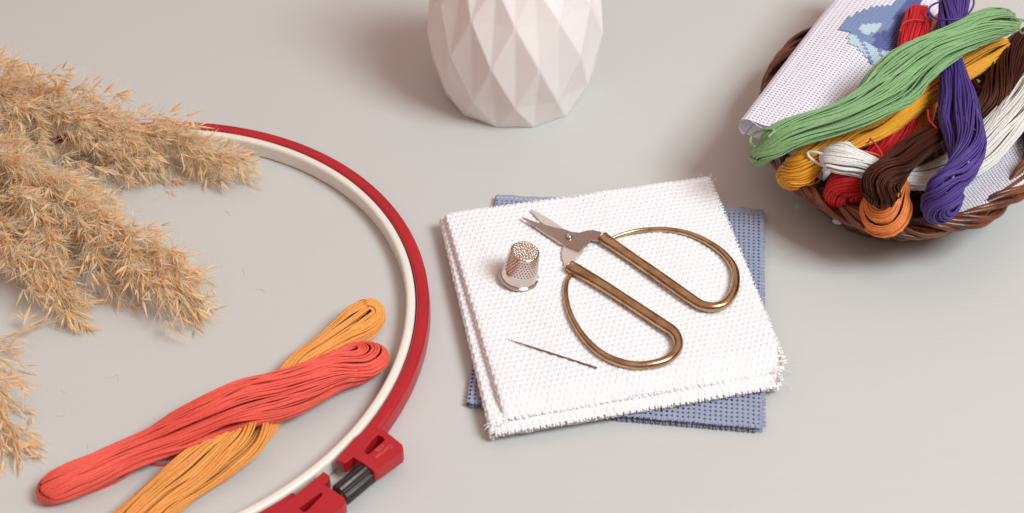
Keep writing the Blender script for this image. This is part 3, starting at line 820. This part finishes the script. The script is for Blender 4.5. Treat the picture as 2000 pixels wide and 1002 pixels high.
for pts in ([(385, 880, .5), (350, 900, .15), (310, 908, .06), (285, 903, .06), (270, 896, .3)], [(380, 885, .5), (345, 892, .2), (312, 897, .1), (290, 899, .1), (265, 890, .3)],
            [(375, 878, .5), (340, 886, .2), (318, 890, .1), (290, 893, .2)], [(225, 935, .3), (190, 955, .06), (160, 963, .05), (150, 955, .3)], [(260, 920, .3), (220, 945, .06), (180, 960, .05), (155, 963, .2), (140, 955, .5)]):
    strand(s, pts, M['coral'])

# ------------------------------------------------------------------ skeins in the basket
G = 'thread skeins'
def skein_b(a, b, ctrl, *r, **k): return skein(a, b, [Q_(c) for c in ctrl], *r, **k)
def strand_b(o, pts, *r, **k): return strand(o, [Q_(p) for p in pts], *r, **k)
s = skein_b('thread_skein', 'tangerine thread skein with its rounded end over the front rim below the brown one',
      [(1729, 420, 5.15, 1.19, 0.86, 25), (1731, 402, 5.3, 1.17, 0.84, 20), (1742, 372, 5.3, 0.76, 0.6, 10), (1765, 325, 4.9, 0.55, 0.5, 0), (1795, 240, 4.7, 0.6, 0.5, 0), (1815, 160, 5.0, 0.6, 0.5, 0), (1830, 85, 5.4, 0.6, 0.5, 0), (1845, 40, 5.4, 0.6, 0.5, 30)],
      M['tangerine'], group=G, n=80, hole=(.05, .1))
s = skein_b('thread_skein', 'bright red thread skein beside the blue motif, its other end over the front rim',
      [(1639, 380, 5.1, 0.91, 0.76, 95), (1650, 368, 5.3, 0.95, 0.76, 50), (1672, 350, 5.4, 0.65, 0.55, 20), (1695, 320, 5.0, 0.76, 0.5, 10), (1725, 290, 4.8, 0.85, 0.5, 20), (1760, 245, 5.0, 0.8, 0.5, 40), (1780, 170, 5.6, 0.75, 0.5, 70), (1780, 105, 6.2, 0.7, 0.55, 90), (1787, 60, 6.5, 0.72, 0.6, 90), (1794, 28, 6.5, 0.72, 0.6, 90)],
      M['red'], group=G, n=84)
strand_b(s, [(1758, 62, 6.9), (1764, 46, 7.15), (1782, 39, 7.2), (1803, 41, 7.1), (1812, 50, 6.8)], M['red'], name='tie_thread')
strand_b(s, [(1668, 295, 6.3), (1690, 296, 6.4), (1715, 303, 6.2), (1728, 312, 6.2)], M['coral'])
strand_b(s, [(1728, 318, 5.9), (1722, 300, 6.3), (1712, 285, 6.2), (1700, 270, 6.0)], M['coral'])
strand_b(s, [(1738, 310, 5.8), (1745, 290, 6.3), (1765, 278, 6.4), (1775, 285, 6.2)], M['red'])
strand_b(s, [(1812, 215, 6.4), (1815, 235, 6.6), (1828, 250, 6.6), (1834, 262, 6.3)], M['red'])
s = skein_b('thread_skein', 'golden yellow thread skein under the green one, rounded end over the rim',
      [(1543, 344, 5.0, 0.83, 0.68, 80), (1556, 336, 5.3, 0.9, 0.7, 55), (1578, 315, 5.8, 0.78, 0.61, 40), (1602, 292, 6.0, 0.74, 0.61, 30), (1630, 277, 6.1, 0.81, 0.61, 40), (1665, 264, 6.0, 0.81, 0.55, 60), (1710, 250, 5.8, 0.69, 0.55, 80), (1760, 220, 5.7, 0.62, 0.5, 90), (1830, 170, 5.6, 0.62, 0.5, 90), (1895, 128, 5.7, 0.69, 0.5, 90), (1930, 106, 5.8, 0.74, 0.55, 80), (1955, 92, 5.8, 0.67, 0.5, 70)],
      M['yellow'], group=G, n=84)
strand_b(s, [(1596, 325, 5.6), (1605, 338, 5.3), (1602, 350, 5.1), (1590, 359, 4.9), (1580, 357, 5.0), (1581, 350, 5.2), (1588, 350, 5.2), (1588, 358, 5.1), (1576, 362, 5.0)], M['yellow'], name='loose_thread')
s = skein_b('thread_skein', 'dark brown thread skein passing under the purple one, rounded end on the tangerine skein',
      [(1722, 374, 6.5, 0.92, 0.8, 130), (1721, 360, 6.8, 1.01, 0.84, 90), (1733, 343, 7.0, 0.83, 0.69, 30), (1755, 320, 6.9, 0.65, 0.55, 0), (1785, 292, 6.7, 0.65, 0.53, 0), (1815, 272, 6.3, 0.62, 0.5, 0), (1845, 258, 5.4, 0.56, 0.47, 20), (1890, 235, 4.9, 0.67, 0.47, 60), (1925, 208, 5.2, 0.84, 0.53, 90), (1950, 170, 5.5, 0.87, 0.55, 130), (1972, 125, 5.6, 0.81, 0.53, 160), (1996, 88, 5.6, 0.78, 0.53, 180), (2040, 60, 5.4, 0.78, 0.53, 180)],
      M['brown'], group=G, n=88, clump_amp=.22)
s = skein_b('thread_skein', 'glossy white thread skein crossing under the brown and purple ones',
      [(1622, 303, 6.4, 0.9, 0.46, 80), (1636, 306, 6.5, 0.92, 0.55, 85), (1658, 314, 6.4, 0.76, 0.57, 90), (1690, 326, 6.1, 0.64, 0.55, 90), (1725, 340, 5.7, 0.6, 0.5, 90), (1770, 350, 5.2, 0.6, 0.46, 90), (1815, 346, 5.0, 0.71, 0.46, 90), (1860, 330, 5.2, 0.86, 0.5, 90), (1905, 302, 5.4, 0.94, 0.55, 90), (1945, 262, 5.5, 0.92, 0.55, 95), (1985, 215, 5.5, 0.86, 0.55, 100), (2020, 165, 5.5, 0.8, 0.55, 100), (2060, 110, 5.4, 0.8, 0.55, 90)],
      M['cream'], group=G, n=96)
strand_b(s, [(1612, 302, 6.6), (1592, 297, 6.6), (1579, 297, 6.5), (1579, 304, 6.4), (1590, 314, 6.2), (1606, 323, 6.1), (1618, 322, 6.2)], M['cream'], r=.055)
s = skein_b('thread_skein', 'purple thread skein crossing under the green one to a round end on the rim',
      [(1866, -5, 7.3, .80, .6, 20), (1862, 20, 7.3, .78, .58, 30), (1853, 50, 7.1, .62, .5, 60), (1852, 90, 6.8, .52, .45, 90), (1862, 140, 6.6, .6, .45, 90), (1870, 190, 6.6, .85, .5, 90), (1876, 235, 6.8, .93, .52, 80), (1887, 280, 7.1, .92, .55, 60), (1886, 312, 7.1, .84, .55, 40), (1868, 342, 6.9, .64, .54, 10), (1850, 366, 6.7, .80, .72, -40), (1840, 391, 6.3, .94, .84, -85), (1834, 406, 6.0, .90, .80, -120)],
      M['purple'], group=G, n=100, clump_amp=.2)
strand_b(s, [(1822, 40, 7.0), (1812, 28, 7.2), (1818, 12, 7.4), (1838, 2, 7.6), (1850, -8, 7.6)], M['purple'], name='tie_thread', r=.05)
strand_b(s, [(1815, 25, 7.3), (1828, 36, 7.6), (1855, 39, 7.9), (1882, 34, 7.9), (1898, 18, 7.6), (1902, 2, 7.4), (1896, -12, 7.2)], M['purple'], name='tie_thread', r=.05)
s = skein_b('thread_skein', 'large light green thread skein lying on top of all the others in the basket',
      [(1483, 305, 5.9, 0.68, 0.46, 85), (1500, 287, 6.5, 0.77, 0.52, 85), (1530, 266, 7.0, 0.79, 0.55, 85), (1575, 250, 7.3, 0.81, 0.55, 90), (1625, 236, 7.5, 0.9, 0.55, 95), (1670, 219, 7.7, 1.01, 0.55, 100), (1710, 196, 7.8, 1.1, 0.55, 95), (1745, 165, 7.9, 1.26, 0.55, 75), (1780, 130, 8.0, 1.23, 0.58, 60), (1820, 104, 8.0, 1.01, 0.55, 60), (1860, 84, 7.9, 0.94, 0.55, 50), (1900, 62, 7.7, 1.01, 0.62, 35), (1932, 48, 7.5, 1.12, 0.66, 22), (1951, 42, 7.3, 1.1, 0.66, 15)],
      M['green'], group=G, n=112, hole=(.1, .22), clump_amp=.24, clumps=8)
strand_b(s, [(1500, 268, 7.2), (1512, 255, 7.3), (1498, 252, 7.2), (1480, 256, 6.9), (1468, 266, 6.6), (1466, 280, 6.5), (1474, 284, 6.6)], M['green'], r=.06)
strand_b(s, [(1985, 36, 7.2), (2000, 40, 7.0), (2004, 55, 6.8), (1996, 66, 6.6), (1990, 52, 6.7), (1999, 40, 6.8), (2012, 45, 6.8)], M['green'])
pp = []
for a in ([(1624, 420, 3.2), (1630, 426, 3.1), (1628, 432, 3.0), (1638, 436, 2.9), (1648, 434, 2.9)], [(1630, 432, 3.0), (1636, 430, 3.1), (1641, 436, 2.9)]):
    X, _ = catmull([P(*Q_(p)) for p in a], 14); pp.append(tubes(X, .06, 6)[:2])
V, F, _ = join(pp); c = P(1634, 430, .9)
o = obj('thread_scrap', V, F, mat=M['lilac_cloth'], base=tuple(c)); o['label'] = 'tiny tuft of white thread caught on the basket side below the red skein'; o['category'] = 'thread scrap'

# ------------------------------------------------------------------ dried reed plumes
def plume(label, pts, widths, seed, nb=60, spk=.84, dens=1.0, hair=1.0, base=None, flat=.65, name='reed_plume'):
    rg = np.random.default_rng(seed)
    rows = [list(P(u, v, z)) + [w] for (u, v, z), w in zip(pts, widths)]
    C, L = catmull(rows, 120); X = C[:, :3]; W = C[:, 3]; T = nz(np.gradient(X, axis=0))
    t = thing(name, label, 'dried reed', (X[40][0], X[40][1], 0), 'reed plumes')
    V, F, ng, _ = tubes(X, np.linspace(.10, .02, 120), 6, caps=True)
    obj('stem', V, F, ngons=ng, mat=M['reed_stem'], parent=t)
    pos, dr, brs = [], [], []
    for b in range(nb):
        f = (b + rg.random()) / nb; k = int(f * 119)
        az = rg.uniform(0, 2 * np.pi); s_ = np.cross(T[k], (0, 0, 1.0)); n_ = np.cross(s_, T[k])
        side = math.cos(az) * s_ + math.sin(az) * flat * n_
        ang = rg.uniform(.45, 1.15) * (1 - .45 * f)
        d = nz(T[k] * math.cos(ang) + side * math.sin(ang)); bl = W[k] * rg.uniform(.5, 1.35)
        q = [X[k].copy()]; st = .16; n = max(3, int(bl / st))
        for i in range(n):
            d = nz(d + T[k] * .035 + rg.normal(0, .07, 3) + np.array([0, 0, -.035]))
            p = q[-1] + d * st
            if p[2] < .12: p[2] = .12 + rg.random() * .1; d[2] = abs(d[2]) * .2
            q.append(p)
            if i > 0:
                for _ in range(rg.poisson(1.35 * dens * (1 - .65 * f ** 2))):
                    # little side twig with its spikelets
                    td = nz(d + rg.normal(0, .55, 3)); tl = rg.uniform(.05, .55)
                    o = p + td * tl + np.array([0, 0, .0])
                    o[2] = max(o[2], .06)
                    pos.append(o); dr.append(nz(td * .8 + T[k] * .35 + rg.normal(0, .30, 3)))
        m = 12; qi = np.array(q); tt = np.linspace(0, len(qi) - 1, m)
        brs.append(np.stack([np.interp(tt, np.arange(len(qi)), qi[:, c]) for c in range(3)], 1))
    V, F, _, _ = tubes(np.array(brs), np.linspace(.03, .012, 12), 4)
    obj('branches', V, F, mat=M['reed_stem'], parent=t)
    pos, dr = np.array(pos), np.array(dr)
    # spikelets: 2 narrow husks each
    rep = 2; p = np.repeat(pos, rep, 0); d = nz(np.repeat(dr, rep, 0) + rg.normal(0, .28, (len(p), 3)))
    n = len(p); l = spk * rg.uniform(.5, 1.15, n)[:, None]; w = (l[:, 0] * rg.uniform(.038, .078, n))[:, None]
    s_ = nz(np.cross(d, rg.normal(0, 1, (n, 3)))); u_ = np.cross(s_, d); bend = u_ * l * rg.uniform(-.12, .12, n)[:, None]
    b0 = p; m_ = p + d * l * .38 + bend * .5
    V = np.stack([b0, m_ - s_ * w, m_ + u_ * w * .8, m_ + s_ * w, p + d * l + bend, m_ - u_ * w * .3], 1)
    V[:, :, 2] += np.maximum(0, .04 - V[:, :, 2].min(1))[:, None]
    tri = np.array([(0, 1, 2), (0, 2, 3), (1, 4, 2), (2, 4, 3), (0, 5, 1), (0, 3, 5), (1, 5, 4), (5, 3, 4)])
    T3 = (np.arange(n)[:, None, None] * 6 + tri[None]).reshape(-1, 3)
    obj('spikelets', V.reshape(-1, 3), tris=T3, mat=M['reed'], parent=t, smooth=False)
    # silky hairs
    rep = int(5 * hair)
    if rep:
        p = np.repeat(pos, rep, 0); d = nz(np.repeat(dr, rep, 0) + rg.normal(0, .65, (len(p), 3))); n = len(p)
        l = spk * rg.uniform(.4, 1.35, n)[:, None]; s_ = nz(np.cross(d, rg.normal(0, 1, (n, 3)))); w = .0055; bd = nz(rg.normal(0, 1, (n, 3))) * l * .18
        u_ = np.cross(s_, d)
        V = np.stack([p - s_ * w, p + s_ * w, p + u_ * w * 1.5, p + d * l * .55 + bd + s_ * w, p + d * l * .55 + bd - s_ * w, p + d * l * .55 + bd + u_ * w * 1.5, p + d * l], 1)
        V[:, :, 2] += np.maximum(0, .03 - V[:, :, 2].min(1))[:, None]
        qd = np.array([(0, 1, 3, 4), (1, 2, 5, 3), (2, 0, 4, 5)]); tr = np.array([(4, 3, 6), (3, 5, 6), (5, 4, 6)])
        i = np.arange(n)[:, None, None] * 7
        obj('silky_hairs', V.reshape(-1, 3), (i + qd[None]).reshape(-1, 4), (i + tr[None]).reshape(-1, 3), mat=M['reed_hair'], parent=t, smooth=False)
    return t
plume('uppermost bushy golden reed plume whose tip lies over the cream and red hoop', [(-260, 90, 3.0), (-100, 140, 2.8), (60, 198, 2.6), (200, 240, 2.3), (320, 265, 1.9), (400, 298, 1.5), (455, 312, 1.2)], [3.4, 3.8, 3.8, 3.1, 2.4, 1.7, .7], 11, nb=150, dens=.95)
plume('bushy golden reed plume directly below the uppermost plume, tip above the coral skein', [(-260, 175, 2.4), (-100, 260, 2.5), (60, 352, 2.5), (180, 425, 2.3), (275, 495, 1.9), (335, 545, 1.4), (385, 590, .9)], [3.6, 4.2, 4.2, 3.4, 2.4, 1.6, .5], 12, nb=165, dens=1.0)
plume('shorter golden reed plume pointing down, third from the top along the left edge', [(-220, 330, 1.8), (-90, 400, 1.9), (10, 460, 1.8), (80, 520, 1.5), (120, 570, 1.0), (140, 612, .6)], [2.3, 2.4, 2.2, 1.8, 1.1, .5], 13, nb=90, dens=1.0)
plume('small thin reed sprig on the left edge pointing right above the drooping sprig', [(-200, 640, 1.0), (-100, 665, 1.1), (-20, 665, 1.0), (40, 648, .7), (90, 630, .4)], [1.0, 1.0, .9, .6, .3], 14, nb=26, dens=.6, hair=.6)
plume('lowest reed sprig drooping down the left edge beside the coral skein', [(-180, 560, 1.6), (-90, 650, 1.5), (-35, 730, 1.2), (0, 800, .8), (28, 860, .4), (40, 900, .2)], [1.8, 1.9, 1.8, 1.4, .9, .4], 15, nb=48, dens=.7, hair=.6)
# fluff shed on the table round the plumes
rg = np.random.default_rng(44); pp = []
for k in range(16):
    u, v = rg.uniform(20, 520), rg.uniform(330, 900)
    b = P(u, v, .02); a_ = rg.uniform(0, 6.28); l = rg.uniform(.15, .6); d = np.array([math.cos(a_), math.sin(a_), 0]); e_ = np.array([-d[1], d[0], 0]) * rg.normal(0, .12)
    pp.append([b, b + d * l * .5 + e_, b + d * l + (0, 0, .02)])
V, F, _, _ = tubes(np.array(pp), .007, 4)
o = obj('shed_fluff', V, F, mat=M['reed_hair'], base=tuple(P(250, 600, 0))); o['kind'] = 'stuff'; o['label'] = 'fine pale fibres shed on the table around the reed plumes'; o['category'] = 'fluff'
# a reed standing in the vase, only its drooping tip reaches the picture
def vase_reed():
    rg = np.random.default_rng(3)
    zt = z_at(0, 54.0)
    a = np.array([.15, 55.1, .8]); tip = np.array([P(1281, 3, z_at(3, 54.0))]).ravel()
    tip = np.array([0, 54.0, 0.0]); tip[2] = z_at(3, 54.0); tip[0] = (1281 - 1000) / FPX * (54.0 * COSP + (CAMH - tip[2]) * SINP)
    pts = [a, a + (.6, 0, 8), a + (1.8, -.3, 13), a + (4.2, -.8, 14.2), (a + (5.4, -1, 12)), tip + (.05, 0, 2.5), tip + (-.05, 0, .5)]
    X, _ = catmull(pts, 90)
    t = thing('reed_plume', 'single reed tip peeking in at the top edge right of the vase', 'dried reed', (a[0], a[1], .8), 'reed plumes')
    V, F, ng, _ = tubes(X, np.linspace(.09, .015, 90), 6, caps=True); obj('stem', V, F, ngons=ng, mat=M['reed_stem'], parent=t)
    T = nz(np.gradient(X, axis=0)); p, d = [], []
    for k in range(45, 90):
        for _ in range(3): p.append(X[k] + rg.normal(0, .05, 3)); d.append(nz(T[k] + rg.normal(0, .25, 3)))
    p, d = np.array(p), np.array(d); n = len(p); l = rg.uniform(.4, .6, n)[:, None]; w = l * .06
    s_ = nz(np.cross(d, rg.normal(0, 1, (n, 3)))); u_ = np.cross(s_, d); m_ = p + d * l * .4
    V = np.stack([p, m_ - s_ * w, m_ + u_ * w, m_ + s_ * w, p + d * l, m_ - u_ * w * .3], 1)
    tri = np.array([(0, 1, 2), (0, 2, 3), (1, 4, 2), (2, 4, 3), (0, 5, 1), (0, 3, 5), (1, 5, 4), (5, 3, 4)])
    obj('spikelets', V.reshape(-1, 3), tris=(np.arange(n)[:, None, None] * 6 + tri[None]).reshape(-1, 3), mat=M['reed'], parent=t, smooth=False)
vase_reed()

# a fallen seed husk and a stray wisp under the middle plume
p0 = P(350, 590, .06); X, _ = catmull([p0 + (-.14, -.06, 0), p0 + (0, 0, .04), p0 + (.15, .07, 0)], 10)
V, F, ng, _ = tubes(X, np.array([.005, .03, .045, .055, .06, .06, .055, .045, .03, .008]), 6, caps=True)
o = obj('seed_husk', V, F, ngons=ng, mat=mat('dark_husk', (.12, .05, .025), rough=.6, var=.2), base=tuple(p0))
o['label'] = 'tiny dark brown seed husk fallen on the table below the middle plume tip'; o['category'] = 'seed husk'
